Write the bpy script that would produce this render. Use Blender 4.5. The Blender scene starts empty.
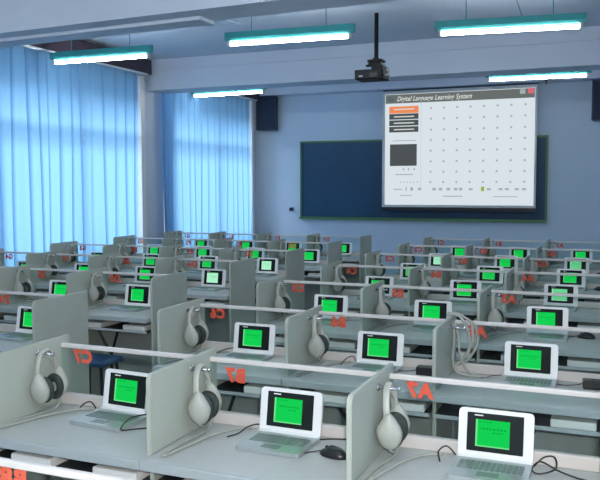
import bpy, bmesh, math, random
from mathutils import Vector, Matrix
random.seed(7)
PI = math.pi
SC = bpy.context.scene
COL = SC.collection

# ------------------------------------------------------------------ materials
def s2l(c):
    c /= 255.0
    return c / 12.92 if c <= 0.04045 else ((c + 0.055) / 1.055) ** 2.4
def rgb(r, g, b): return (s2l(r), s2l(g), s2l(b), 1.0)

def mat(name, col, rough=0.5, metal=0.0, spec=0.4, vary=0.05, scale=14.0, bump=0.0):
    m = bpy.data.materials.new(name); m.use_nodes = True
    nt = m.node_tree; b = nt.nodes['Principled BSDF']
    b.inputs['Roughness'].default_value = rough
    b.inputs['Metallic'].default_value = metal
    b.inputs['Specular IOR Level'].default_value = spec
    tc = nt.nodes.new('ShaderNodeTexCoord'); nz = nt.nodes.new('ShaderNodeTexNoise')
    nz.inputs['Scale'].default_value = scale; nz.inputs['Detail'].default_value = 3
    nt.links.new(tc.outputs['Object'], nz.inputs['Vector'])
    cr = nt.nodes.new('ShaderNodeValToRGB')
    cr.color_ramp.elements[0].position = 0.3; cr.color_ramp.elements[1].position = 0.7
    cr.color_ramp.elements[0].color = tuple(min(1, max(0, c * (1 - vary))) for c in col[:3]) + (1,)
    cr.color_ramp.elements[1].color = tuple(min(1, max(0, c * (1 + vary))) for c in col[:3]) + (1,)
    nt.links.new(nz.outputs['Fac'], cr.inputs['Fac'])
    nt.links.new(cr.outputs['Color'], b.inputs['Base Color'])
    if bump:
        bp = nt.nodes.new('ShaderNodeBump'); bp.inputs['Strength'].default_value = bump; bp.inputs['Distance'].default_value = 0.01
        nt.links.new(nz.outputs['Fac'], bp.inputs['Height']); nt.links.new(bp.outputs['Normal'], b.inputs['Normal'])
    return m

def emit(name, col, strength):
    m = bpy.data.materials.new(name); m.use_nodes = True
    nt = m.node_tree; nt.nodes.clear()
    o = nt.nodes.new('ShaderNodeOutputMaterial'); e = nt.nodes.new('ShaderNodeEmission')
    e.inputs['Color'].default_value = col; e.inputs['Strength'].default_value = strength
    nt.links.new(e.outputs[0], o.inputs[0])
    return m

def glass_mat(name, tint):
    m = bpy.data.materials.new(name); m.use_nodes = True
    nt = m.node_tree; nt.nodes.clear()
    o = nt.nodes.new('ShaderNodeOutputMaterial'); t = nt.nodes.new('ShaderNodeBsdfTransparent')
    g = nt.nodes.new('ShaderNodeBsdfGlossy'); mx = nt.nodes.new('ShaderNodeMixShader'); fr = nt.nodes.new('ShaderNodeFresnel')
    t.inputs['Color'].default_value = tint; g.inputs['Roughness'].default_value = 0.03
    fr.inputs['IOR'].default_value = 1.45
    ge = nt.nodes.new('ShaderNodeNewGeometry'); inv = nt.nodes.new('ShaderNodeMath'); inv.operation = 'SUBTRACT'; inv.inputs[0].default_value = 1.0
    mu = nt.nodes.new('ShaderNodeMath'); mu.operation = 'MULTIPLY'
    nt.links.new(ge.outputs['Backfacing'], inv.inputs[1]); nt.links.new(inv.outputs[0], mu.inputs[1]); nt.links.new(fr.outputs[0], mu.inputs[0])
    nt.links.new(mu.outputs[0], mx.inputs[0]); nt.links.new(t.outputs[0], mx.inputs[1]); nt.links.new(g.outputs[0], mx.inputs[2])
    nt.links.new(mx.outputs[0], o.inputs[0])
    return m

def curtain_mat(name, col):
    m = bpy.data.materials.new(name); m.use_nodes = True
    nt = m.node_tree; nt.nodes.clear()
    o = nt.nodes.new('ShaderNodeOutputMaterial'); d = nt.nodes.new('ShaderNodeBsdfDiffuse'); t = nt.nodes.new('ShaderNodeBsdfTranslucent')
    mx = nt.nodes.new('ShaderNodeMixShader'); mx.inputs[0].default_value = 0.62
    tc = nt.nodes.new('ShaderNodeTexCoord'); mp = nt.nodes.new('ShaderNodeMapping'); nz = nt.nodes.new('ShaderNodeTexNoise')
    mp.inputs['Scale'].default_value = (200, 200, 40); nz.inputs['Scale'].default_value = 1.0
    cr = nt.nodes.new('ShaderNodeValToRGB')
    cr.color_ramp.elements[0].color = tuple(c * 0.9 for c in col[:3]) + (1,)
    cr.color_ramp.elements[1].color = tuple(min(1, c * 1.08) for c in col[:3]) + (1,)
    nt.links.new(tc.outputs['Object'], mp.inputs['Vector']); nt.links.new(mp.outputs['Vector'], nz.inputs['Vector'])
    nt.links.new(nz.outputs['Fac'], cr.inputs['Fac'])
    nt.links.new(cr.outputs['Color'], d.inputs['Color']); nt.links.new(cr.outputs['Color'], t.inputs['Color'])
    nt.links.new(d.outputs[0], mx.inputs[1]); nt.links.new(t.outputs[0], mx.inputs[2]); nt.links.new(mx.outputs[0], o.inputs[0])
    return m

def floor_mat():
    m = mat('floor_tile', rgb(120, 128, 132), 0.45)
    nt = m.node_tree; b = nt.nodes['Principled BSDF']
    tc = nt.nodes.new('ShaderNodeTexCoord'); br = nt.nodes.new('ShaderNodeTexBrick')
    br.offset = 0.0; br.inputs['Scale'].default_value = 1.0; br.inputs['Brick Width'].default_value = 0.6; br.inputs['Row Height'].default_value = 0.6
    br.inputs['Mortar Size'].default_value = 0.004
    br.inputs['Color1'].default_value = rgb(118, 126, 130); br.inputs['Color2'].default_value = rgb(128, 136, 138); br.inputs['Mortar'].default_value = rgb(80, 84, 86)
    nt.links.new(tc.outputs['Object'], br.inputs['Vector']); nt.links.new(br.outputs['Color'], b.inputs['Base Color'])
    return m

M = {}
M['wall'] = mat('wall_paint', rgb(184, 204, 224), 0.75, vary=0.015, scale=3)
M['ceil'] = mat('ceiling_paint', rgb(196, 210, 226), 0.8, vary=0.02, scale=3)
M['beam'] = mat('beam_paint', rgb(198, 210, 226), 0.8, vary=0.02, scale=3)
M['floor'] = floor_mat()
M['trim'] = mat('white_trim', rgb(222, 228, 232), 0.5, vary=0.02)
M['alu'] = mat('window_aluminium', rgb(150, 158, 165), 0.4, 0.6)
M['panel'] = mat('grey_white_laminate', rgb(172, 180, 170), 0.5, vary=0.02, scale=8)
M['top'] = mat('desk_laminate', rgb(178, 184, 182), 0.45, vary=0.025, scale=30)
M['edge'] = mat('pale_edge_band', rgb(166, 176, 178), 0.45, vary=0.02)
M['upst'] = mat('upstand_laminate', rgb(200, 196, 193), 0.45, vary=0.02)
M['rail'] = mat('rail_alloy', rgb(206, 204, 202), 0.4, 0.0, vary=0.02)
M['dark'] = mat('charcoal_shelf', rgb(38, 44, 48), 0.5)
M['under'] = mat('grey_modesty_laminate', rgb(160, 170, 168), 0.5, vary=0.03)
M['metal'] = mat('brushed_metal', rgb(200, 202, 204), 0.25, 0.9, vary=0.03)
M['tray'] = mat('white_tray_plastic', rgb(226, 230, 228), 0.4, vary=0.02)
M['glass'] = glass_mat('clear_glass', (0.91, 0.95, 0.94, 1))
M['red'] = mat('red_sticker', rgb(255, 98, 74), 0.5, vary=0.03)
M['white'] = mat('laptop_white', rgb(232, 236, 238), 0.35, vary=0.015)
M['silver'] = mat('laptop_silver', rgb(168, 178, 180), 0.32, 0.45, vary=0.02)
M['keys'] = mat('laptop_keys', rgb(110, 128, 124), 0.4, 0.1, vary=0.05)
M['black'] = mat('black_plastic', rgb(26, 29, 31), 0.35)
M['projblack'] = mat('projector_black', rgb(9, 12, 17), 0.5, spec=0.15)
M['bezel'] = mat('bezel_black', rgb(24, 30, 31), 0.6, spec=0.15)
M['shell'] = mat('headset_shell', rgb(166, 170, 162), 0.35, vary=0.02)
M['cush'] = mat('headset_cushion', rgb(46, 56, 54), 0.7, vary=0.1, bump=0.1)
M['cord'] = mat('grey_cord', rgb(158, 162, 154), 0.5)
M['cable'] = mat('black_cord', rgb(34, 34, 36), 0.5)
M['tan'] = mat('dark_pelmet_wood', rgb(66, 54, 66), 0.6, vary=0.12)  # the pelmet boards' own dark brown
M['spk'] = mat('speaker_cabinet', rgb(44, 58, 80), 0.55)
M['grille'] = mat('speaker_cloth', rgb(34, 48, 70), 0.8, vary=0.15, scale=120)
M['board'] = mat('chalkboard_green', rgb(8, 60, 92), 0.5, vary=0.15, scale=2)
M['bframe'] = mat('chalkboard_frame', rgb(70, 116, 66), 0.45)
M['teal'] = mat('lamp_teal', rgb(66, 166, 166), 0.45)
M['cap'] = mat('lamp_holder', rgb(198, 214, 205), 0.4)
M['curtain'] = curtain_mat('blue_curtain', rgb(130, 184, 232))
M['blueseat'] = mat('blue_seat_vinyl', rgb(40, 78, 120), 0.5)
M['scrframe'] = mat('screen_border', rgb(196, 204, 206), 0.5, vary=0.02)
M['tube'] = emit('tube_light', (0.95, 0.985, 1.0, 1), 55.0)

def screen_mat(name, green, pale, seed):
    """A lit display: green page with a lighter left and lower margin and two rows of dark dashes."""
    m = bpy.data.materials.new(name); m.use_nodes = True
    nt = m.node_tree; nt.nodes.clear(); L = nt.links.new
    o = nt.nodes.new('ShaderNodeOutputMaterial'); e = nt.nodes.new('ShaderNodeEmission'); e.inputs['Strength'].default_value = 1.0
    tc = nt.nodes.new('ShaderNodeTexCoord'); sp = nt.nodes.new('ShaderNodeSeparateXYZ'); L(tc.outputs['Generated'], sp.inputs[0])
    def mth(op, a, b=0.0):
        n = nt.nodes.new('ShaderNodeMath'); n.operation = op
        for i, v in enumerate((a, b)):
            if isinstance(v, (int, float)): n.inputs[i].default_value = v
            else: L(v, n.inputs[i])
        return n.outputs[0]
    u, v = sp.outputs['X'], sp.outputs['Z']
    def band(x, a, b): return mth('MULTIPLY', mth('GREATER_THAN', x, a), mth('LESS_THAN', x, b))
    edge = mth('MAXIMUM', mth('LESS_THAN', u, 0.055), mth('LESS_THAN', v, 0.05))
    dash = mth('GREATER_THAN', mth('SINE', mth('MULTIPLY', u, 60.0 + seed)), -0.3)
    t1 = mth('MULTIPLY', band(v, 0.64, 0.70), mth('MULTIPLY', band(u, 0.14, 0.9), dash))
    t2 = mth('MULTIPLY', band(v, 0.52, 0.565), mth('MULTIPLY', band(u, 0.5, 0.82), dash))
    t3 = mth('MULTIPLY', band(v, 0.90, 0.93), mth('MULTIPLY', band(u, 0.1, 0.5), dash))
    txt = mth('MAXIMUM', t1, mth('MAXIMUM', t2, t3))
    m1 = nt.nodes.new('ShaderNodeMix'); m1.data_type = 'RGBA'; m1.inputs[6].default_value = green; m1.inputs[7].default_value = pale; L(edge, m1.inputs[0])
    m2 = nt.nodes.new('ShaderNodeMix'); m2.data_type = 'RGBA'; L(mth('MULTIPLY', txt, 0.75), m2.inputs[0]); L(m1.outputs[2], m2.inputs[6])
    m2.inputs[7].default_value = tuple(c * 0.42 for c in green[:3]) + (1,)
    L(m2.outputs[2], e.inputs['Color']); L(e.outputs[0], o.inputs[0])
    return m
M['green'] = screen_mat('screen_green', rgb(20, 208, 84), rgb(120, 232, 150), 0)
M['palegreen'] = screen_mat('screen_pale_green', rgb(108, 208, 146), rgb(160, 236, 190), 3)
M['mint'] = screen_mat('screen_mint', rgb(168, 240, 200), rgb(200, 248, 220), 5)
M['bigwhite'] = emit('projection_white', rgb(216, 226, 232), 1.0)  # projection colours glow in place of the projector's light on the screen
M['bigpanel'] = emit('projection_light_grey', rgb(202, 212, 220), 1.0)
M['bigbar'] = emit('projection_bar_grey', rgb(104, 110, 108), 1.0)
M['bigdark'] = emit('projection_dark_grey', rgb(78, 84, 86), 1.0)
M['bigorange'] = emit('projection_orange', rgb(238, 140, 92), 1.0)
M['bigtext'] = emit('projection_text_white', rgb(214, 220, 216), 1.0)
M['bigicon'] = emit('projection_icon_grey', rgb(164, 173, 181), 1.0)
M['bigred'] = emit('projection_close_red', rgb(214, 106, 120), 1.0)
M['bigyel'] = emit('projection_olive', rgb(160, 172, 70), 1.0)

# ------------------------------------------------------------------ mesh helpers
def new_bm(): return bmesh.new()
def box(bm, x0, x1, y0, y1, z0, z1, bev=0.0, seg=2):
    r = bmesh.ops.create_cube(bm, size=1.0)
    bmesh.ops.scale(bm, vec=(x1 - x0, y1 - y0, z1 - z0), verts=r['verts'])
    bmesh.ops.translate(bm, vec=((x0 + x1) / 2, (y0 + y1) / 2, (z0 + z1) / 2), verts=r['verts'])
    if bev > 0:
        es = {e for v in r['verts'] for e in v.link_edges}
        bmesh.ops.bevel(bm, geom=list(es), offset=bev, segments=seg, affect='EDGES', profile=0.5)
    return bm
def cyl(bm, p0, p1, r0, r1=None, n=14):
    p0, p1 = Vector(p0), Vector(p1); d = p1 - p0
    q = d.to_track_quat('Z', 'Y').to_matrix().to_4x4()
    bmesh.ops.create_cone(bm, cap_ends=True, segments=n, radius1=r0, radius2=r0 if r1 is None else r1, depth=d.length,
                          matrix=Matrix.Translation((p0 + p1) / 2) @ q)
    return bm
def ball(bm, c, rad, u=16, v=10, rot=None):
    mm = Matrix.Translation(c) @ (rot if rot is not None else Matrix()) @ Matrix.Diagonal((rad[0], rad[1], rad[2], 1))
    return bmesh.ops.create_uvsphere(bm, u_segments=u, v_segments=v, radius=1.0, matrix=mm)['verts']
def prism(bm, pts, axis, a, b):
    """Extrude a 2-D outline along an axis ('x': outline is (y,z); 'y': outline is (x,z); 'z': outline is (x,y))."""
    def P(p, t): return {'x': (t, p[0], p[1]), 'y': (p[0], t, p[1]), 'z': (p[0], p[1], t)}[axis]
    va = [bm.verts.new(P(p, a)) for p in pts]; vb = [bm.verts.new(P(p, b)) for p in pts]
    n = len(pts)
    bm.faces.new(va[::-1]); bm.faces.new(vb)
    for i in range(n):
        bm.faces.new((va[i], va[(i + 1) % n], vb[(i + 1) % n], vb[i]))
    bmesh.ops.recalc_face_normals(bm, faces=bm.faces)
    return bm
def rrect(x0, x1, z0, z1, r, corners=(1, 1, 1, 1), n=5):
    """Rounded rectangle; corners: bottom-left, bottom-right, top-right, top-left."""
    out = []
    for (cx, cz, a0, on) in ((x0, z0, PI, corners[0]), (x1, z0, 1.5 * PI, corners[1]), (x1, z1, 0, corners[2]), (x0, z1, 0.5 * PI, corners[3])):
        if not on: out.append((cx, cz)); continue
        ox = cx + (r if cx == x0 else -r); oz = cz + (r if cz == z0 else -r)
        for i in range(n + 1):
            a = a0 + 0.5 * PI * i / n
            out.append((ox + r * math.cos(a), oz + r * math.sin(a)))
    return out
def smooth_path(pts, sub=6):
    P = [Vector(p) for p in pts]; out = []
    for i in range(len(P) - 1):
        a = P[max(i - 1, 0)]; b = P[i]; c = P[i + 1]; d = P[min(i + 2, len(P) - 1)]
        for k in range(sub):
            t = k / sub
            out.append(0.5 * ((2 * b) + (c - a) * t + (2 * a - 5 * b + 4 * c - d) * t * t + (3 * b - a - 3 * c + d) * t ** 3))
    out.append(P[-1]); return out
def tube(bm, pts, r, n=8, sub=6, flat=1.0, up=(0.13, 0.21, 0.97)):
    path = smooth_path(pts, sub) if sub > 1 else [Vector(p) for p in pts]
    rings = []; up = Vector(up).normalized()
    for i, p in enumerate(path):
        t = (path[min(i + 1, len(path) - 1)] - path[max(i - 1, 0)]).normalized()
        s = t.cross(up)
        if s.length < 1e-3: s = t.cross(Vector((1, 0, 0)))
        s.normalize(); w = s.cross(t).normalized()
        up = w
        rings.append([bm.verts.new(p + r * (math.cos(2 * PI * k / n) * s * flat + math.sin(2 * PI * k / n) * w)) for k in range(n)])
    for a, b in zip(rings, rings[1:]):
        for k in range(n):
            bm.faces.new((a[k], a[(k + 1) % n], b[(k + 1) % n], b[k]))
    bm.faces.new(rings[0][::-1]); bm.faces.new(rings[-1])
    bmesh.ops.recalc_face_normals(bm, faces=bm.faces)
    return bm
def torus(bm, c, R, r, rot, nu=22, nv=10, ez=1.0):
    vs = []
    for i in range(nu):
        a = 2 * PI * i / nu; row = []
        for j in range(nv):
            b = 2 * PI * j / nv
            p = Vector(((R + r * math.cos(b)) * math.cos(a), (R + r * math.cos(b)) * math.sin(a) * ez, r * math.sin(b)))
            row.append(bm.verts.new(Vector(c) + rot @ p))
        vs.append(row)
    for i in range(nu):
        for j in range(nv):
            bm.faces.new((vs[i][j], vs[(i + 1) % nu][j], vs[(i + 1) % nu][(j + 1) % nv], vs[i][(j + 1) % nv]))
    bmesh.ops.recalc_face_normals(bm, faces=bm.faces)
def obj(name, bm, m, parent=None, smooth=False):
    me = bpy.data.meshes.new(name); bm.to_mesh(me); bm.free()
    me.materials.append(m)
    if smooth:
        for p in me.polygons: p.use_smooth = True
    o = bpy.data.objects.new(name, me); COL.objects.link(o)
    if parent: o.parent = parent
    return o
def text_bm(s, size, extrude, shear=0.0, fat=0.0, space=1.0):
    cu = bpy.data.curves.new('lettering', 'FONT'); cu.body = s; cu.size = size; cu.extrude = extrude; cu.shear = shear; cu.offset = fat
    cu.align_x = 'CENTER'; cu.align_y = 'CENTER'; cu.space_character = space; cu.resolution_u = 4
    o = bpy.data.objects.new('lettering', cu); COL.objects.link(o)
    dg = bpy.context.evaluated_depsgraph_get(); me = bpy.data.meshes.new_from_object(o.evaluated_get(dg))
    bm = bmesh.new(); bm.from_mesh(me)
    bpy.data.objects.remove(o); bpy.data.curves.remove(cu); bpy.data.meshes.remove(me)
    return bm
FACE_Y = Matrix(((-1, 0, 0, 0), (0, 0, 1, 0), (0, 1, 0, 0), (0, 0, 0, 1)))       # reads from +y
FACE_MY = Matrix(((1, 0, 0, 0), (0, 0, -1, 0), (0, 1, 0, 0), (0, 0, 0, 1)))      # reads from -y

def tag(o, label, cat, group=None):
    o['label'] = label; o['category'] = cat
    if group: o['group'] = group
    return o
def thing(name, label, cat, loc=(0, 0, 0), rz=0.0, group=None):
    o = bpy.data.objects.new(name, None); COL.objects.link(o); o.empty_display_size = 0.1
    o.location = loc; o.rotation_euler = (0, 0, rz)
    return tag(o, label, cat, group)
def struct(name, bm, m, parent=None):
    o = obj(name, bm, m, parent)
    if parent is None: o['kind'] = 'structure'
    return o
def kids(o): return [c for c in bpy.data.objects if c.parent == o]
def tree_copy(src, skip=()):
    """Copy a thing, its parts and their sub-parts (mesh data shared)."""
    r = src.copy(); COL.objects.link(r)
    for ch in TREE[src.name]:
        if ch[0].name.split('.')[0] in skip: continue
        c = ch[0].copy(); COL.objects.link(c); c.parent = r
        for g in ch[1]:
            d = g.copy(); COL.objects.link(d); d.parent = c
    return r
TREE = {}
def remember(src): TREE[src.name] = [(c, kids(c)) for c in kids(src)]

# ------------------------------------------------------------------ the room
LX, RX, FY, BY, CZ = -5.86, 1.75, 10.40, -4.6, 3.52
bm = new_bm(); box(bm, LX - 0.25, RX + 0.2, BY - 0.2, FY + 0.2, -0.12, 0.0); struct('floor', bm, M['floor'])
bm = new_bm(); box(bm, LX - 0.25, RX + 0.2, BY - 0.2, FY + 0.2, CZ, CZ + 0.15); struct('ceiling', bm, M['ceil'])
bm = new_bm(); box(bm, LX - 0.25, RX + 0.2, FY, FY + 0.2, 0, CZ); struct('wall_front', bm, M['wall'])
bm = new_bm(); box(bm, LX - 0.25, RX + 0.2, BY - 0.2, BY, 0, CZ); struct('wall_back', bm, M['wall'])
bm = new_bm(); box(bm, RX, RX + 0.2, BY, FY, 0, CZ); struct('wall_right', bm, M['wall'])
WIN = [(3.62, 6.62, 0.9, 3.3), (7.25, 10.15, 0.9, 3.3)]
bm = new_bm()
box(bm, LX - 0.25, LX, BY, FY, 0, 0.9); box(bm, LX - 0.25, LX, BY, FY, 3.3, CZ)
for y0, y1 in ((BY, 3.62), (6.62, 7.25), (10.15, FY)): box(bm, LX - 0.25, LX, y0, y1, 0.9, 3.3)
struct('wall_left', bm, M['wall'])
# pillar between the windows, and the ceiling beams
bm = new_bm(); box(bm, LX, -5.625, 6.70, 7.17, 0, 3.2); struct('pillar', bm, M['beam'])
def beam1(x, y): return y + (-3.0 - x) * 0.055
bm = new_bm(); prism(bm, [(LX, beam1(LX, 2.86)), (RX, beam1(RX, 2.86)), (RX, beam1(RX, 3.28)), (LX, beam1(LX, 3.28))], 'z', 3.135, CZ); struct('ceiling_beam', bm, M['beam'])
bm = new_bm(); prism(bm, [(LX, beam1(LX, 3.06)), (-2.62, beam1(-2.62, 3.06)), (-2.62, beam1(-2.62, 3.295)), (LX, beam1(LX, 3.295))], 'z', 3.105, 3.135); struct('trim_5', bm, M['beam'])
bm = new_bm(); box(bm, LX, RX, 6.78, 7.20, 3.08, CZ, 0.012); struct('ceiling_beam', bm, M['beam'])
bm = new_bm(); box(bm, LX, RX, 10.12, FY, 3.36, CZ, 0.008); struct('ceiling_beam', bm, M['beam'])
bm = new_bm(); box(bm, LX, RX, -0.95, -0.52, 3.10, CZ, 0.012); struct('ceiling_beam', bm, M['beam'])
bm = new_bm(); cyl(bm, (-2.56, 3.30, 3.16), (-2.44, 3.46, 3.13), 0.012, n=8); cyl(bm, (-2.62, 3.22, 3.17), (-2.56, 3.30, 3.16), 0.012, n=8); struct('trim_1', bm, M['beam'])
bm = new_bm(); box(bm, LX, RX, 6.755, 6.78, 3.36, 3.385); struct('trim_2', bm, M['beam'])
bm = new_bm(); box(bm, LX, RX, FY - 0.02, FY, 0, 0.12); struct('baseboard_front', bm, M['trim'])
# windows: aluminium frames with a transom and mullions (curtains hang in front of them)
for n, (y0, y1, z0, z1) in enumerate(WIN, 1):
    bm = new_bm(); x0, x1 = LX - 0.16, LX - 0.10
    box(bm, x0, x1, y0, y1, z0, z0 + 0.05); box(bm, x0, x1, y0, y1, z1 - 0.05, z1)
    for y in (y0, y0 + (y1 - y0) / 2 - 0.025, y1 - 0.05): box(bm, x0, x1, y, y + 0.05, z0, z1)
    box(bm, x0 - 0.002, x1 + 0.002, y0, y1, 2.62, 2.70)
    struct('window_%d' % n, bm, M['alu'])
bm = new_bm(); box(bm, LX, -5.50, 6.425, 6.52, 0.0, 3.24); struct('trim_3', bm, M['trim'])
bm = new_bm(); box(bm, LX, -5.49, 9.93, 10.03, 0.0, 3.25); struct('trim_4', bm, M['trim'])
# unseen slab added outside to shade the upper part of the curtains
bm = new_bm(); box(bm, LX - 0.62, LX - 0.25, BY, FY + 0.2, 3.40, 3.52); struct('added_sun_shade', bm, M['beam'])
bm = new_bm(); box(bm, LX - 14, LX - 0.25, BY - 8, FY + 8, -0.6, -0.5); struct('ground', bm, mat('outdoor_paving', rgb(170, 170, 164), 0.9))

# ------------------------------------------------------------------ curtains and pelmets
def curtain(y0, y1, z0, z1, x, seed, label):
    rnd = random.Random(seed); bm = new_bm()
    nz = 26; folds = []; y = y0
    while y < y1: folds.append(y); y += rnd.uniform(0.13, 0.30)
    folds.append(y1)
    amp = [rnd.uniform(0.018, 0.045) for _ in folds]
    cols = []
    for i in range(len(folds) - 1):
        for k in range(12):
            t = k / 12; cols.append((folds[i] + (folds[i + 1] - folds[i]) * (t + 0.13 * math.sin(2 * PI * t)), (math.cos(2 * PI * t) - 0.35 * math.cos(4 * PI * t)) * amp[i] * (0.35 + 0.65 * math.sin(PI * t) ** 2), i))
    cols.append((y1, 0.0, len(folds) - 2))
    ph = [rnd.uniform(0, 6.28) for _ in folds]
    V = []
    for yy, a, i in cols:
        row = []
        for j in range(nz + 1):
            t = j / nz; z = z1 + (z0 - z1) * t
            g = 0.85 + 0.15 * min(1, t * 3)
            row.append(bm.verts.new((x + a * g + 0.012 * math.sin(3.1 * t + ph[i]), yy + 0.012 * t * math.sin(ph[i] + 2.3 * t), z)))
        V.append(row)
    for a, b in zip(V, V[1:]):
        for j in range(nz): bm.faces.new((a[j], a[j + 1], b[j + 1], b[j]))
    o = obj('curtain', bm, M['curtain'], None, True)
    return tag(o, label, 'curtain', 'blue curtains over the windows')
curtain(3.30, 6.41, 0.55, 3.27, -5.545, 3, 'sunlit blue curtain over the window before the pillar, under a dark pelmet')
curtain(7.03, 9.92, 0.55, 3.27, -5.535, 8, 'narrower looking blue curtain between the pillar and the front wall speaker')
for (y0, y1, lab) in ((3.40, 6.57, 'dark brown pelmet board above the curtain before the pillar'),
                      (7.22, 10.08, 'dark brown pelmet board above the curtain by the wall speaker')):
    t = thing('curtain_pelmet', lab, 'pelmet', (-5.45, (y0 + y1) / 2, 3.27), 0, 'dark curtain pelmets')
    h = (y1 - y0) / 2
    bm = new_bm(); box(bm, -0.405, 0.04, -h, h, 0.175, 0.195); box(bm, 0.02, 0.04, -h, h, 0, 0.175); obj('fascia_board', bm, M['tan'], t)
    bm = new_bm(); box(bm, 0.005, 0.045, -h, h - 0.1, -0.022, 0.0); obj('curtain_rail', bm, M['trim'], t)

# ------------------------------------------------------------------ fluorescent lamps
def make_lamp(label):
    t = thing('fluorescent_lamp', label, 'lamp', (0, 0, 3.13), 0, 'hanging fluorescent lamps')
    bm = new_bm(); prism(bm, [(-0.016, 0.026), (0.016, 0.026), (0.026, 0.05), (0.026, 0.108), (-0.026, 0.108), (-0.026, 0.05)], 'x', -0.66, 0.66); obj('housing', bm, M['teal'], t)
    bm = new_bm(); cyl(bm, (-0.60, 0, -0.006), (0.60, 0, -0.006), 0.0165, n=16); obj('tube', bm, M['tube'], t, True)
    for s in (-1, 1):
        bm = new_bm(); box(bm, s * 0.615 - 0.012, s * 0.615 + 0.012, -0.022, 0.022, -0.026, 0.03, 0.004); obj('lamp_holder', bm, M['cap'], t)
        bm = new_bm(); cyl(bm, (s * 0.38, 0, 0.105), (s * 0.38, 0, CZ - 3.13), 0.004, n=8); obj('hanging_rod', bm, M['teal'], t)
    return t
lamps = [(-4.67, 4.42, 1.5, 'hanging teal fluorescent lamp in front of the dark curtain pelmet'),
         (-2.32, 4.21, 3.6, 'hanging teal fluorescent lamp beside the projector pole'),
         (-0.294, 4.54, 7.0, 'hanging teal fluorescent lamp high before the projection screen, nearest to it'),
         (-4.86, 7.80, -4.0, 'small looking fluorescent lamp in front of the curtain by the wall speaker'),
         (-0.35, 7.82, 2.8, 'fluorescent lamp just above the top corner of the projection screen'),
         (-4.67, 1.10, 0.0, 'fluorescent lamp over the desk rows on the window side'),
         (-2.30, 1.10, 0.0, 'fluorescent lamp over the middle of the desk rows'),
         (-0.31, 1.10, 0.0, 'fluorescent lamp over the desk rows on the wall side'),
         (-4.67, -2.4, 0.0, 'fluorescent lamp at the back of the room on the window side'),
         (-2.30, -2.4, 0.0, 'fluorescent lamp at the back of the room in the middle'),
         (0.45, -1.7, 0.0, 'fluorescent lamp at the back of the room on the wall side')]
lamp0 = make_lamp(lamps[0][3]); remember(lamp0)
for i, (x, y, rz, lab) in enumerate(lamps):
    o = lamp0 if i == 0 else tree_copy(lamp0)
    o.location = (x, y, 3.116); o.rotation_euler = (0, 0, math.radians(rz)); o['label'] = lab
    if i == 2:
        bm = new_bm(); cyl(bm, (0.12, 0, 0.09), (0.02, -0.02, CZ - 3.13), 0.004, n=8); obj('hanging_rod', bm, M['teal'], o)
# ------------------------------------------------------------------ projector on its pole
t = thing('projector', 'black projector hanging on a pole from the ceiling', 'projector', (-1.735, 5.2, 2.825))
bm = new_bm(); cyl(bm, (0, 0, 0.17), (0, 0, CZ - 2.825), 0.022, n=16); obj('pole', bm, M['projblack'], t)
bm = new_bm(); box(bm, -0.07, 0.05, -0.06, 0.06, 0.155, 0.185, 0.006); box(bm, -0.03, 0.03, -0.03, 0.03, 0.185, 0.23, 0.004)
box(bm, -0.11, -0.05, -0.02, 0.02, 0.145, 0.165, 0.003); box(bm, 0.05, 0.10, -0.14, 0.05, 0.0, 0.14, 0.004); box(bm, -0.04, 0.06, -0.06, 0.06, 0.10, 0.16, 0.004); box(bm, -0.08, 0.08, -0.07, 0.07, 0.185, 0.21, 0.006)
obj('mount', bm, M['projblack'], t)
bm = new_bm(); box(bm, -0.20, 0.11, -0.13, 0.13, 0.0, 0.10, 0.012, 3); bd = obj('body', bm, mat('projector_body', rgb(14, 18, 23), 0.5, spec=0.15), t)
bm = new_bm(); cyl(bm, (-0.11, 0.12, 0.04), (-0.11, 0.17, 0.04), 0.034, 0.03, 20); obj('lens', bm, M['bezel'], t)
bm = new_bm()
for k in range(6): box(bm, -0.03 + k * 0.018, -0.02 + k * 0.018, -0.134, -0.128, 0.02, 0.06)
obj('vent', bm, M['black'], t)
bm = new_bm(); box(bm, -0.15, -0.11, -0.134, -0.128, 0.025, 0.04); obj('socket_plate', bm, M['under'], t)
bm = new_bm(); tube(bm, [(0.11, -0.06, 0.04), (0.15, -0.06, 0.05), (0.14, -0.04, 0.11), (0.03, 0.0, 0.2)], 0.008); obj('cable', bm, M['silver'], t, True)

# ------------------------------------------------------------------ front wall: chalkboard, projection screen, speakers
t = thing('chalkboard', 'dark blue green chalkboard behind the projection screen', 'chalkboard', (-2.56, FY - 0.045, 1.155))
bm = new_bm(); box(bm, -2.13, 2.13, -0.0, 0.04, 0.0, 1.34); obj('writing_surface', bm, M['board'], t)
bm = new_bm(); W, H = 2.13, 1.34
box(bm, -W - 0.03, W + 0.03, -0.02, 0.04, H, H + 0.03); box(bm, -W - 0.03, W + 0.03, -0.06, 0.04, -0.04, 0.0)
box(bm, -W - 0.03, -W, -0.02, 0.04, 0, H); box(bm, W, W + 0.03, -0.02, 0.04, 0, H); obj('frame', bm, M['bframe'], t)

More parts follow.
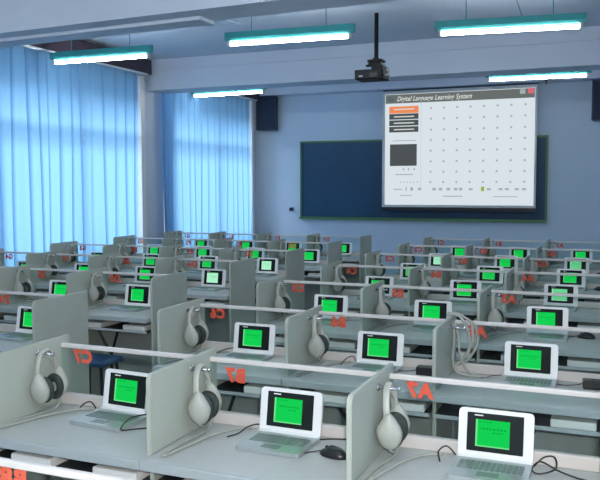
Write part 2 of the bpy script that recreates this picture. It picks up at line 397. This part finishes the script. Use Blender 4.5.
SX0, SX1, SZ0, SZ1 = -3.122, -0.562, 1.350, 3.325
sw, sh = SX1 - SX0, SZ1 - SZ0
t = thing('projection_screen', 'white projection screen showing the language learning program with a grid of icons', 'screen', ((SX0 + SX1) / 2, 10.2, SZ0))
w = sw / 2
bm = new_bm(); box(bm, -w, w, -0.02, 0.02, 0, sh, 0.004); obj('screen_border', bm, M['scrframe'], t)
bm = new_bm(); box(bm, -w - 0.01, w + 0.01, -0.018, 0.06, -0.06, -0.0); obj('bottom_bar', bm, M['black'], t)
bm = new_bm(); cyl(bm, (-w, 0.06, sh + 0.018), (w, 0.06, sh + 0.018), 0.03, n=16)
for s in (-1, 1): box(bm, s * (w - 0.1) - 0.015, s * (w - 0.1) + 0.015, 0.05, FY - 10.2, sh + 0.03, sh + 0.05)
obj('top_bar', bm, mat('top_bar_dark', rgb(70, 90, 112), 0.5), t)  # dark bar along the screen top with two wall brackets
# picture area: pixel frame u 384.5..535 (left..right), v 91.5..205.5 (top..bottom)
def SX(u): return -w + (u - 381.5) / (537.0 - 381.5) * sw
def SZ(v): return sh - (v - 88.5) / (207.5 - 88.5) * sh
def srect(bm, u0, u1, v0, v1, d=0): box(bm, SX(u0), SX(u1), -0.0215 - 0.001 * d, -0.0195, SZ(v1), SZ(v0)); return bm
pic = obj('picture', srect(new_bm(), 384.5, 535, 91.5, 205), M['bigwhite'], t)
obj('title_bar', srect(new_bm(), 385, 534.5, 92, 101, 1), M['bigbar'], t)
tb = text_bm('Digital Language Learning System', 0.115, 0.001, 0.35, 0.0015, 1.05)
x0 = min(v.co.x for v in tb.verts); x1 = max(v.co.x for v in tb.verts)
tw = SX(474) - SX(397)
bmesh.ops.transform(tb, matrix=Matrix.Translation((SX(435.5), -0.0235, SZ(96.8))) @ FACE_MY @ Matrix.Diagonal((tw / (x1 - x0), 1, 1, 1)), verts=tb.verts)
obj('title_lettering', tb, M['bigtext'], t)
bm = new_bm(); cyl(bm, (SX(390.5), -0.0236, SZ(96.6)), (SX(390.5), -0.0215, SZ(96.6)), 0.05, n=18); obj('title_icon', bm, mat('title_icon_grey', rgb(150, 160, 150), 0.5), t)
obj('minimise_button', srect(new_bm(), 520.5, 525.5, 92.7, 97, 2), M['bigicon'], t)
obj('close_button', srect(new_bm(), 528, 533.5, 91.8, 97, 2), M['bigred'], t)
for k, v in enumerate((104.2, 111.7, 118.2, 124.8)):
    b = obj('menu_button', srect(new_bm(), 389, 420, v, v + (7 if k == 0 else 5.7), 1), M['bigorange'] if k == 0 else M['bigdark'], t)
    obj('button_lettering', srect(new_bm(), 394, 415.5, v + 2.4, v + 3.5, 2), M['bigtext'], b)
obj('side_divider', srect(new_bm(), 422.4, 423.1, 101, 188, 1), M['bigpanel'], t)
obj('preview_pane', srect(new_bm(), 390, 418.5, 142.8, 165, 1), M['bigdark'], t)
for (u0, u1, v0, v1) in ((393, 418, 138.8, 139.6), (396, 415, 173.4, 174.4), (401, 414, 195, 195.8), (446, 466, 195.6, 196.6), (496, 520, 196, 196.8)):
    obj('caption', srect(new_bm(), u0, u1, v0, v1, 1), M['bigicon'], t)
marks = [(u - 0.8, u + 0.8, 167.5, 169.5) for u in (404.6, 410, 416)] + [(401 + k * 3.6, 402.2 + k * 3.6, 181.2, 182.4) for k in range(6)]
marks += [(394, 403, 188.6, 189.6), (407, 408.2, 186.8, 190.4), (412, 415, 187, 190.5), (420, 423.5, 187.5, 190)]
marks += [(u - 1.8, u + 1.8, 187.6, 190.2) for u in (437, 443.5, 451.5, 459, 464)] + [(u - 2, u + 2, 188, 190) for u in (474, 492, 503.5, 509.5, 519, 526)]
for q in marks: obj('tool_icon', srect(new_bm(), *q, 1), M['bigicon'], t)
obj('marker_icon', srect(new_bm(), 484.3, 487.4, 186.6, 191, 2), M['bigyel'], t)
icon0 = None
for j, v in enumerate((107.3, 118, 129, 139.5, 150.2, 161, 171.5, 182)):
    for i in range(8):
        if icon0 is None:
            bm = new_bm(); prism(bm, [(-0.016, -0.013), (0.016, -0.013), (0.016, 0.012), (0.008, 0.02), (-0.008, 0.02), (-0.016, 0.012)], 'y', -0.0225, -0.0195)
            icon0 = o = obj('student_icon', bm, M['bigicon'], t)
        else: o = icon0.copy(); COL.objects.link(o)
        o.location = (SX(433 + i * 13.28), 0, SZ(v))

def speaker(x, z, label, grp):
    t = thing('wall_speaker', label, 'speaker', (x, FY - 0.14, z), 0, grp)
    bm = new_bm(); prism(bm, [(-0.19, -0.12), (0.19, -0.12), (0.15, 0.11), (-0.15, 0.11)], 'z', 0, 0.62); obj('cabinet', bm, M['spk'], t)
    bm = new_bm(); box(bm, -0.172, 0.172, -0.135, -0.121, 0.02, 0.6, 0.006); obj('grille', bm, M['grille'], t)
    bm = new_bm(); box(bm, -0.05, 0.05, 0.108, 0.138, 0.2, 0.42); obj('bracket', bm, M['black'], t)
speaker(-5.32, 2.735, 'dark wall speaker beside the curtained window', 'wall speakers')
speaker(0.44, 2.72, 'dark wall speaker at the far side of the projection screen', 'wall speakers')
bm = new_bm(); box(bm, -4.945, -4.875, FY - 0.05, FY - 0.001, 1.26, 1.32, 0.006); box(bm, -4.92, -4.9, FY - 0.06, FY - 0.045, 1.28, 1.30)
tag(obj('wall_box', bm, M['black']), 'tiny black box on the wall beside the chalkboard', 'wall box')
bm = new_bm(); box(bm, -0.445, -0.405, 10.05, 10.118, 3.36, 3.46); box(bm, -0.435, -0.415, 10.05, 10.07, 3.30, 3.36)
tag(obj('ceiling_hook', bm, M['black']), 'small dark hook on the beam beside the projection screen', 'hook')

# ------------------------------------------------------------------ carrel desks
DC, DR, AISLE = 0.75, 1.2315, 0.863
COLS = 'ABCDEFG'
def seat_x(c): i = COLS.index(c); return -i * DC - (AISLE if i >= 3 else 0)
def seat_y(r): return (7 - r) * DR
ORD = {1: 'first', 2: 'second', 3: 'third', 4: 'fourth', 5: 'fifth', 6: 'sixth', 7: 'seventh', 8: 'eighth'}

def panel_bm(xl, xr, z0):
    bm = new_bm()
    prism(bm, rrect(-0.44, 0.054, z0, 1.044, 0.03, (0, 0, 0, 1)), 'x', xl, xr)
    bmesh.ops.bevel(bm, geom=[e for e in bm.edges if abs(e.verts[0].co.x - e.verts[1].co.x) < 1e-6], offset=0.003, segments=2, affect='EDGES')
    return bm
def make_desk():
    t = thing('carrel_desk', '', 'desk', (0, 0, 0), 0, 'carrel desks in rows')
    obj('partition_panel', panel_bm(-0.131, -0.113, 0.752), M['panel'], t)
    bm = new_bm(); box(bm, -0.122, 0.626, -0.485, 0.045, 0.718, 0.750, 0.003); obj('desktop', bm, M['top'], t)
    bm = new_bm(); box(bm, -0.122, 0.626, -0.500, -0.485, 0.716, 0.751, 0.004); obj('edge_band', bm, M['edge'], t)
    bm = new_bm(); box(bm, -0.112, 0.617, -0.014, 0.014, 0.7505, 0.797, 0.003); obj('upstand', bm, M['upst'], t)
    bm = new_bm(); box(bm, -0.112, 0.617, -0.0025, 0.0025, 0.797, 1.0); obj('glass_screen', bm, M['glass'], t)
    bm = new_bm(); box(bm, -0.112, 0.617, -0.009, 0.009, 0.999, 1.018, 0.004); obj('top_rail', bm, M['rail'], t)
    bm = new_bm(); box(bm, -0.112, 0.617, -0.47, -0.03, 0.640, 0.650); sh_ = obj('shelf', bm, M['dark'], t)
    bm = new_bm(); box(bm, -0.112, 0.617, -0.480, -0.470, 0.636, 0.654, 0.002); obj('shelf_edge', bm, M['edge'], sh_)
    bm = new_bm(); box(bm, -0.112, 0.617, -0.028, -0.012, 0.20, 0.717); obj('modesty_panel', bm, M['under'], t)
    for x0 in (0.02, 0.40):
        bm = new_bm(); box(bm, x0, x0 + 0.19, -0.466, -0.20, 0.6505, 0.688, 0.006); obj('tray', bm, M['tray'], t)
    bm = new_bm(); cyl(bm, (0.16, -0.44, 0.637), (0.25, -0.40, 0.44), 0.009, n=8); cyl(bm, (0.34, -0.44, 0.637), (0.25, -0.40, 0.44), 0.009, n=8)
    cyl(bm, (0.25, -0.40, 0.44), (0.25, -0.40, 0.0), 0.012, n=10); obj('shelf_brace', bm, M['black'], t)
    bm = new_bm(); box(bm, -0.131, -0.113, -0.42, 0.02, 0.0, 0.717); obj('leg_panel', bm, M['panel'], t)
    bm = new_bm(); cyl(bm, (-0.113, -0.15, 1.003), (-0.109, -0.15, 1.003), 0.014, n=16); cyl(bm, (-0.109, -0.15, 1.003), (-0.040, -0.15, 1.003), 0.006, n=12)
    ball(bm, (-0.036, -0.15, 1.004), (0.008, 0.009, 0.010), 12, 8); obj('hook', bm, M['metal'], t, True)
    return t
def make_laptop():
    t = thing('laptop', '', 'laptop', (0, 0, 0), 0, 'small laptops on the desks')
    bm = new_bm(); prism(bm, rrect(-0.1275, 0.1275, -0.2, 0.0, 0.012), 'z', 0.0005, 0.016); b = obj('base', bm, M['silver'], t)
    bm = new_bm()
    for j in range(5):
        for i in range(12):
            x = -0.107 + i * 0.018; y = -0.042 - j * 0.017
            box(bm, x, x + 0.0155, y - 0.014, y, 0.016, 0.0185)
    obj('keyboard', bm, M['keys'], b)
    bm = new_bm(); box(bm, -0.035, 0.035, -0.178, -0.138, 0.0155, 0.0168); obj('touchpad', bm, M['keys'], b)
    bm = new_bm(); cyl(bm, (-0.122, 0.003, 0.014), (0.122, 0.003, 0.014), 0.0085, n=12); box(bm, -0.127, 0.127, -0.012, 0.0, 0.0155, 0.0172); obj('hinge', bm, M['white'], t)
    TL = Matrix.Translation((0, 0.004, 0.018)) @ Matrix.Rotation(math.radians(-9), 4, 'X')
    def lid(bm): bmesh.ops.transform(bm, matrix=TL, verts=bm.verts); return bm
    bm = new_bm(); prism(bm, rrect(-0.1275, 0.1275, 0.0, 0.163, 0.016, (0, 0, 1, 1)), 'y', 0.0, 0.013); l = obj('lid', lid(bm), M['white'], t)
    bm = new_bm(); prism(bm, rrect(-0.098, 0.094, 0.017, 0.149, 0.003), 'y', -0.0015, 0.001); obj('bezel', lid(bm), M['bezel'], l)
    bm = new_bm(); prism(bm, rrect(-0.073, -0.043, 0.1385, 0.1425, 0.001), 'y', -0.002, -0.0010); obj('badge', lid(bm), M['tray'], l)
    bm = new_bm(); prism(bm, [(-0.068, 0.034), (0.048, 0.034), (0.048, 0.127), (-0.068, 0.127)], 'y', -0.0025, -0.001); obj('display', lid(bm), M['green'], l)
    return t
def make_headset():
    t = thing('headset', '', 'headset', (0, 0, 0), 0, 'headsets hung on the partitions')
    # local frame: x out from the panel, y along it, z from the desktop
    R90 = Matrix.Rotation(PI / 2, 3, 'X')
    arc = [(0.004, -0.060, 0.150), (0.0, -0.058, 0.195), (-0.004, -0.038, 0.248), (-0.004, 0.0, 0.2685), (-0.004, 0.038, 0.248), (0.0, 0.058, 0.195), (0.004, 0.060, 0.150)]
    bm = new_bm(); tube(bm, arc, 0.0055, 8, 8, 2.4, (0, 1, 0.05)); obj('headband', bm, M['shell'], t, True)
    bm = new_bm(); tube(bm, [(p[0] + 0.004, p[1] * 0.84, p[2] - (0.034 if abs(p[1]) < 0.05 else 0.0)) for p in arc], 0.004, 8, 8); obj('inner_band', bm, M['cord'], t, True)
    for s in (-1, 1):
        rot = Matrix.Rotation(s * math.radians(-7), 4, 'X')
        bm = new_bm(); c = Vector((0.012, s * 0.059, 0.118))
        ball(bm, c, (0.046, 0.028, 0.066), 20, 14, rot)
        for v in bm.verts:
            d = v.co - c
            if d.z > 0: v.co.x = c.x + d.x * (1 - 0.5 * d.z / 0.066)
        obj('ear_cup', bm, M['shell'], t, True)
        bm = new_bm(); torus(bm, (0.012, s * 0.030, 0.106), 0.032, 0.0150, R90.to_3x3(), 24, 10, 1.2); obj('ear_cushion', bm, M['cush'], t, True)
        bm = new_bm(); ball(bm, (0.012, s * 0.036, 0.106), (0.024, 0.006, 0.03), 16, 8); obj('speaker_mesh', bm, M['shell'], t, True)
    bm = new_bm(); tube(bm, [(0.012, 0.06, 0.056), (0.016, 0.03, 0.036), (0.018, -0.02, 0.034), (0.014, -0.062, 0.056)], 0.0045); obj('microphone_boom', bm, M['cord'], t, True)
    bm = new_bm()
    tube(bm, [(0.014, 0.060, 0.056), (0.016, 0.055, 0.03), (0.010, 0.02, 0.0085), (-0.012, -0.10, 0.0075), (-0.030, -0.22, 0.0075), (-0.036, -0.272, 0.0075), (-0.026, -0.284, 0.0075),
              (-0.008, -0.23, 0.0075), (0.022, -0.12, 0.0075), (0.055, -0.02, 0.0075), (0.11, 0.065, 0.0075), (0.168, 0.096, 0.0075)], 0.0055, 8, 8)
    obj('cord', bm, M['cord'], t, True)
    return t
def make_mouse():
    t = thing('computer_mouse', '', 'mouse', (0, 0, 0), 0, 'black mice beside the laptops')
    bm = new_bm(); vs = ball(bm, (0, 0, 0.003), (0.032, 0.058, 0.034), 20, 12)
    for v in bm.verts:
        v.co.z = max(v.co.z, 0.0005); v.co.z *= 1.0 - 0.25 * (v.co.y / 0.058 > 0.3)
    obj('body', bm, M['black'], t, True)
    bm = new_bm(); cyl(bm, (-0.003, 0.03, 0.026), (0.003, 0.03, 0.026), 0.006, n=12); obj('scroll_wheel', bm, M['cush'], t)
    bm = new_bm(); tube(bm, [(0, 0.056, 0.008), (-0.01, 0.075, 0.003), (-0.05, 0.09, 0.003), (-0.09, 0.08, 0.003)], 0.0022, 6); obj('cord', bm, M['cable'], t, True)
    return t
def make_stool():
    t = thing('stool', '', 'stool', (0, 0, 0), 0, 'blue stools under the desks')
    bm = new_bm(); box(bm, -0.16, 0.16, -0.13, 0.13, 0.42, 0.46, 0.015, 3); obj('seat', bm, M['blueseat'], t)
    for sx in (-1, 1):
        for sy in (-1, 1):
            bm = new_bm(); cyl(bm, (sx * 0.16, sy * 0.13, 0.0), (sx * 0.12, sy * 0.09, 0.422), 0.012, n=10); obj('leg', bm, M['black'], t)
    return t

seats = [(8, 'B')] + [(7, c) for c in 'ABC'] + [(6, c) for c in 'ABCDE'] + [(5, c) for c in 'ABCDEF'] + [(r, c) for r in (4, 3, 2, 1) for c in COLS]
PALE = {('A', 4): 'palegreen', ('C', 2): 'mint', ('D', 3): 'mint', ('D', 4): 'mint', ('A', 2): 'palegreen'}
desk0, lap0, head0 = make_desk(), make_laptop(), make_headset()
for o in (desk0, lap0, head0): remember(o)
JIT = {(7, 'A'): (0.278, 0.0, 0.0), (7, 'B'): (0.262, -0.012, -0.02), (7, 'C'): (0.262, 0.0, -0.07), (6, 'A'): (0.272, 0.012, 0.0), (6, 'B'): (0.25, 0.0, -0.02), (6, 'C'): (0.262, -0.01, 0.0)}
rnd = random.Random(4)
lid_of = {}
for k, (r, c) in enumerate(seats):
    X, Y = seat_x(c), seat_y(r); num = '%s%d' % (c, r)
    where = '%s row from the chalkboard' % ORD[r]
    d = desk0 if k == 0 else tree_copy(desk0)
    d.location = (X, Y, 0); d['label'] = 'grey carrel desk numbered %s in red on its glass, %s' % (num, where)
    nb = text_bm(num, 0.074, 0.0008, 0, 0.0042, 1.16)
    bmesh.ops.transform(nb, matrix=Matrix.Translation((0.0, 0.0038, 0.961 + {(8, 'B'): 0.006, (7, 'B'): -0.014}.get((r, c), 0))) @ FACE_Y, verts=nb.verts)
    obj('number_sticker', nb, M['red'], d)['label'] = 'red number %s on the glass' % num
    if c == 'D':      # end of a block: a plain full height panel facing the aisle
        obj('end_panel', panel_bm(0.629, 0.647, 0.05), M['panel'], d)
    if c == 'A': obj('end_panel', panel_bm(0.629, 0.647, 0.05), M['panel'], d)
    if c == 'C':
        bm = new_bm(); box(bm, -0.1335, -0.1315, -0.43, 0.05, 0.05, 1.0); obj('end_facing', bm, M['panel'], d)
    if r == 8: continue
    # laptop
    if k == 1: lp = lap0
    else: lp = tree_copy(lap0)
    dx, dy, rz = JIT.get((r, c), (0.262 + rnd.uniform(-.012, .012), rnd.uniform(-.01, .004), rnd.uniform(-.05, .05)))
    lp.location = (X + dx, Y - 0.058 + dy, 0.7505); lp.rotation_euler = (0, 0, rz)
    pm = PALE.get((c, r))
    lp['label'] = 'small white laptop with %s screen on desk %s, %s' % ({None: 'bright green', 'palegreen': 'dull pale green', 'mint': 'whitish mint'}[pm], num, where)
    lid_of[(r, c)] = (lp, pm)
    # headset
    if (r, c) == (6, 'A'): continue
    hs = head0 if k == 1 else tree_copy(head0)
    hs.location = (X - 0.068, Y - 0.15, 0.7505); hs.rotation_euler = (0, 0, {'B': 0.12, 'C': 0.0, 'A': 0.03}.get(c, rnd.uniform(0, .08)))
    hs['label'] = 'grey headset hanging on the partition of desk %s, %s' % (num, where)
# pale screens get their own display mesh
for (r, c), (lp, pm) in lid_of.items():
    if not pm: continue
    for ch in kids(lp):
        for g in kids(ch):
            if g.name.startswith('display'):
                g.data = g.data.copy(); g.data.materials[0] = M[pm]

# mice and adapters
mouse0 = make_mouse(); remember(mouse0)
first = True
for r, c, x, y, rz in [(7, 'B', -0.262, -0.195, 1.25), (5, 'A', 0.49, 2.40, 1.2), (3, 'A', 0.52, 4.80, 1.0), (2, 'A', 0.50, 6.02, 1.2)]:
    m = mouse0 if first else tree_copy(mouse0); first = False
    m.location = (x, y, 0.7505); m.rotation_euler = (0, 0, rz); m['label'] = 'black mouse on desk %s%d, %s row from the chalkboard' % (c, r, ORD[r])
for r, c, x, y, rz in [(6, 'A', 0.56, 1.125, 0.1), (6, 'B', -0.235, 1.10, 0.0)]:
    t = thing('power_adapter', 'black power adapter box on desk %s%d, %s row from the chalkboard' % (c, r, ORD[r]), 'adapter', (x, y, 0.7505), rz, 'black power adapters')
    bm = new_bm(); box(bm, -0.042, 0.042, -0.03, 0.03, 0, 0.042, 0.006); obj('body', bm, M['black'], t)
    bm = new_bm(); tube(bm, [(-0.042, 0, 0.02), (-0.07, 0.0, 0.012), (-0.12, 0.01, 0.004), (-0.16, 0.02, 0.004)], 0.0028, 6); obj('cord', bm, M['cable'], t, True)
# laptop leads lying on the desks
def lead(r, c, pts, label):
    X, Y = seat_x(c), seat_y(r)
    bm = new_bm(); tube(bm, [(X + p[0], Y + p[1], 0.7505 + p[2]) for p in pts], 0.0028, 6, 8)
    tag(obj('laptop_lead', bm, M['cable'], None, True), label, 'cable', 'black laptop leads')
lead(7, 'A', [(0.10, -0.11, 0.003), (0.085, -0.06, 0.02), (0.11, -0.04, 0.035), (0.145, -0.055, 0.012)], 'short black lead arching left of the laptop on desk A7')
lead(7, 'A', [(0.41, -0.06, 0.01), (0.44, -0.03, 0.035), (0.475, -0.05, 0.045), (0.48, -0.09, 0.02), (0.43, -0.11, 0.004), (0.405, -0.09, 0.01), (0.43, -0.05, 0.025), (0.49, -0.07, 0.008), (0.55, -0.10, 0.003), (0.612, -0.12, 0.003)], 'tangled black lead coiled beside the laptop on desk A7')
lead(7, 'B', [(0.045, -0.16, 0.004), (0.07, -0.115, 0.007), (0.088, -0.078, 0.022), (0.112, -0.05, 0.028), (0.130, -0.045, 0.028)], 'straight black lead rising behind the laptop on desk B7')
lead(7, 'B', [(0.392, -0.075, 0.01), (0.43, -0.04, 0.006), (0.50, -0.022, 0.006), (0.60, -0.03, 0.004)], 'thin black lead running from laptop to partition on desk B7')
lead(7, 'C', [(0.03, -0.07, 0.003), (0.04, -0.04, 0.022), (0.07, -0.035, 0.028), (0.112, -0.06, 0.012)], 'small black lead arched at the laptop corner on desk C7')
lead(7, 'C', [(0.405, -0.09, 0.03), (0.365, -0.17, 0.030), (0.395, -0.278, 0.018), (0.43, -0.20, 0.004), (0.50, -0.15, 0.004), (0.58, -0.12, 0.004)], 'black lead looped over the laptop corner on desk C7')
lead(6, 'A', [(0.04, -0.10, 0.003), (0.07, -0.08, 0.006), (0.12, -0.06, 0.012), (0.135, -0.055, 0.012)], 'short black lead left of the laptop on desk A6')
lead(6, 'C', [(0.035, -0.17, 0.004), (0.055, -0.12, 0.010), (0.085, -0.078, 0.023), (0.112, -0.05, 0.028), (0.130, -0.045, 0.028)], 'black lead behind the laptop on desk C6')
lead(6, 'B', [(0.05, -0.10, 0.003), (0.07, -0.06, 0.03), (0.10, -0.045, 0.04), (0.125, -0.06, 0.012)], 'black lead arched beside the laptop on desk B6')
# bundle of grey cables on the partition of A6
X, Y = seat_x('A'), seat_y(6)
t = thing('cable_bundle', 'bundle of grey cables drooping over the partition of desk A6', 'cables', (X - 0.06, Y - 0.02, 0.7505))
for k, pts in enumerate([
        [(-0.085, 0.0, 0.303), (-0.04, -0.005, 0.304), (-0.005, -0.01, 0.292), (0.055, -0.02, 0.25), (0.07, -0.02, 0.16), (0.03, -0.03, 0.08), (-0.02, -0.05, 0.05)],
        [(-0.085, -0.03, 0.303), (-0.04, -0.035, 0.304), (-0.005, -0.04, 0.284), (0.03, -0.05, 0.22), (0.035, -0.05, 0.14), (0.0, -0.06, 0.08), (-0.03, -0.08, 0.06)],
        [(-0.036, -0.095, 0.27), (-0.03, -0.10, 0.18), (-0.035, -0.11, 0.10), (-0.02, -0.10, 0.03), (0.04, -0.10, 0.012), (0.10, -0.08, 0.008)],
        [(-0.030, -0.085, 0.27), (-0.01, -0.10, 0.20), (0.0, -0.11, 0.12), (0.03, -0.09, 0.04), (0.08, -0.08, 0.012), (0.13, -0.07, 0.008)],
        [(-0.03, -0.09, 0.05), (0.02, -0.06, 0.10), (0.05, -0.04, 0.18), (0.045, -0.03, 0.26)]]):
    bm = new_bm(); tube(bm, pts, 0.0065, 8, 8); obj('cable', bm, M['cord'], t, True)
# stools
stool0 = make_stool(); remember(stool0); first = True
for r, c in [(5, 'D'), (5, 'E'), (6, 'C'), (6, 'B'), (6, 'A')]:
    m = stool0 if first else tree_copy(stool0); first = False
    m.location = (seat_x(c) + 0.25, seat_y(r) - 0.60, 0); m['label'] = 'blue stool pushed under desk %s%d, %s row from the chalkboard' % (c, r, ORD[r])

# ------------------------------------------------------------------ light
sun = bpy.data.lights.new('sun', 'SUN'); sun.energy = 8.0; sun.angle = math.radians(24); sun.color = (1.0, 0.97, 0.92)
so = bpy.data.objects.new('sun', sun); COL.objects.link(so)
so.rotation_euler = Vector((0.80, 0.16, -0.60)).to_track_quat('-Z', 'Y').to_euler()
fl = bpy.data.lights.new('camera_flash', 'POINT'); fl.energy = 235.0; fl.shadow_soft_size = 0.03; fl.color = (1.0, 0.93, 0.87)
fo = bpy.data.objects.new('camera_flash', fl); COL.objects.link(fo); fo.location = (0.70, -2.72, 1.80)
wd = bpy.data.worlds.new('sky'); SC.world = wd; wd.use_nodes = True
nt = wd.node_tree; bg = nt.nodes['Background']
sky = nt.nodes.new('ShaderNodeTexSky'); sky.sky_type = 'HOSEK_WILKIE'; sky.turbidity = 4.0; sky.sun_direction = Vector((-0.80, -0.16, 0.60)).normalized()
nt.links.new(sky.outputs[0], bg.inputs[0]); bg.inputs[1].default_value = 4.6

# ------------------------------------------------------------------ camera
cd = bpy.data.cameras.new('camera'); co = bpy.data.objects.new('camera', cd); COL.objects.link(co)
yaw, pit, roll, f = 0.3905, 0.0693, -0.002, 769.0
Fv = Vector((-math.sin(yaw) * math.cos(pit), math.cos(yaw) * math.cos(pit), -math.sin(pit)))
Rv = Vector((math.cos(yaw), math.sin(yaw), 0)); Uv = Rv.cross(Fv)
R2 = Rv * math.cos(roll) + Uv * math.sin(roll); U2 = -Rv * math.sin(roll) + Uv * math.cos(roll)
mw = Matrix.Identity(4)
for i in range(3): mw[i][0] = R2[i]; mw[i][1] = U2[i]; mw[i][2] = -Fv[i]
mw.translation = Vector((0.6465, -2.71, 1.705))
co.matrix_world = mw
cd.sensor_fit = 'HORIZONTAL'; cd.sensor_width = 36.0; cd.lens = f * 36.0 / 600.0; cd.clip_start = 0.02
SC.camera = co
SC.view_settings.view_transform = 'Standard'; SC.view_settings.look = 'None'; SC.view_settings.gamma = 1.0
SC.view_settings.use_curve_mapping = False; SC.view_settings.exposure = 0.0
SC.cycles.max_bounces = 10; SC.cycles.transparent_max_bounces = 24; SC.cycles.sample_clamp_indirect = 4.0
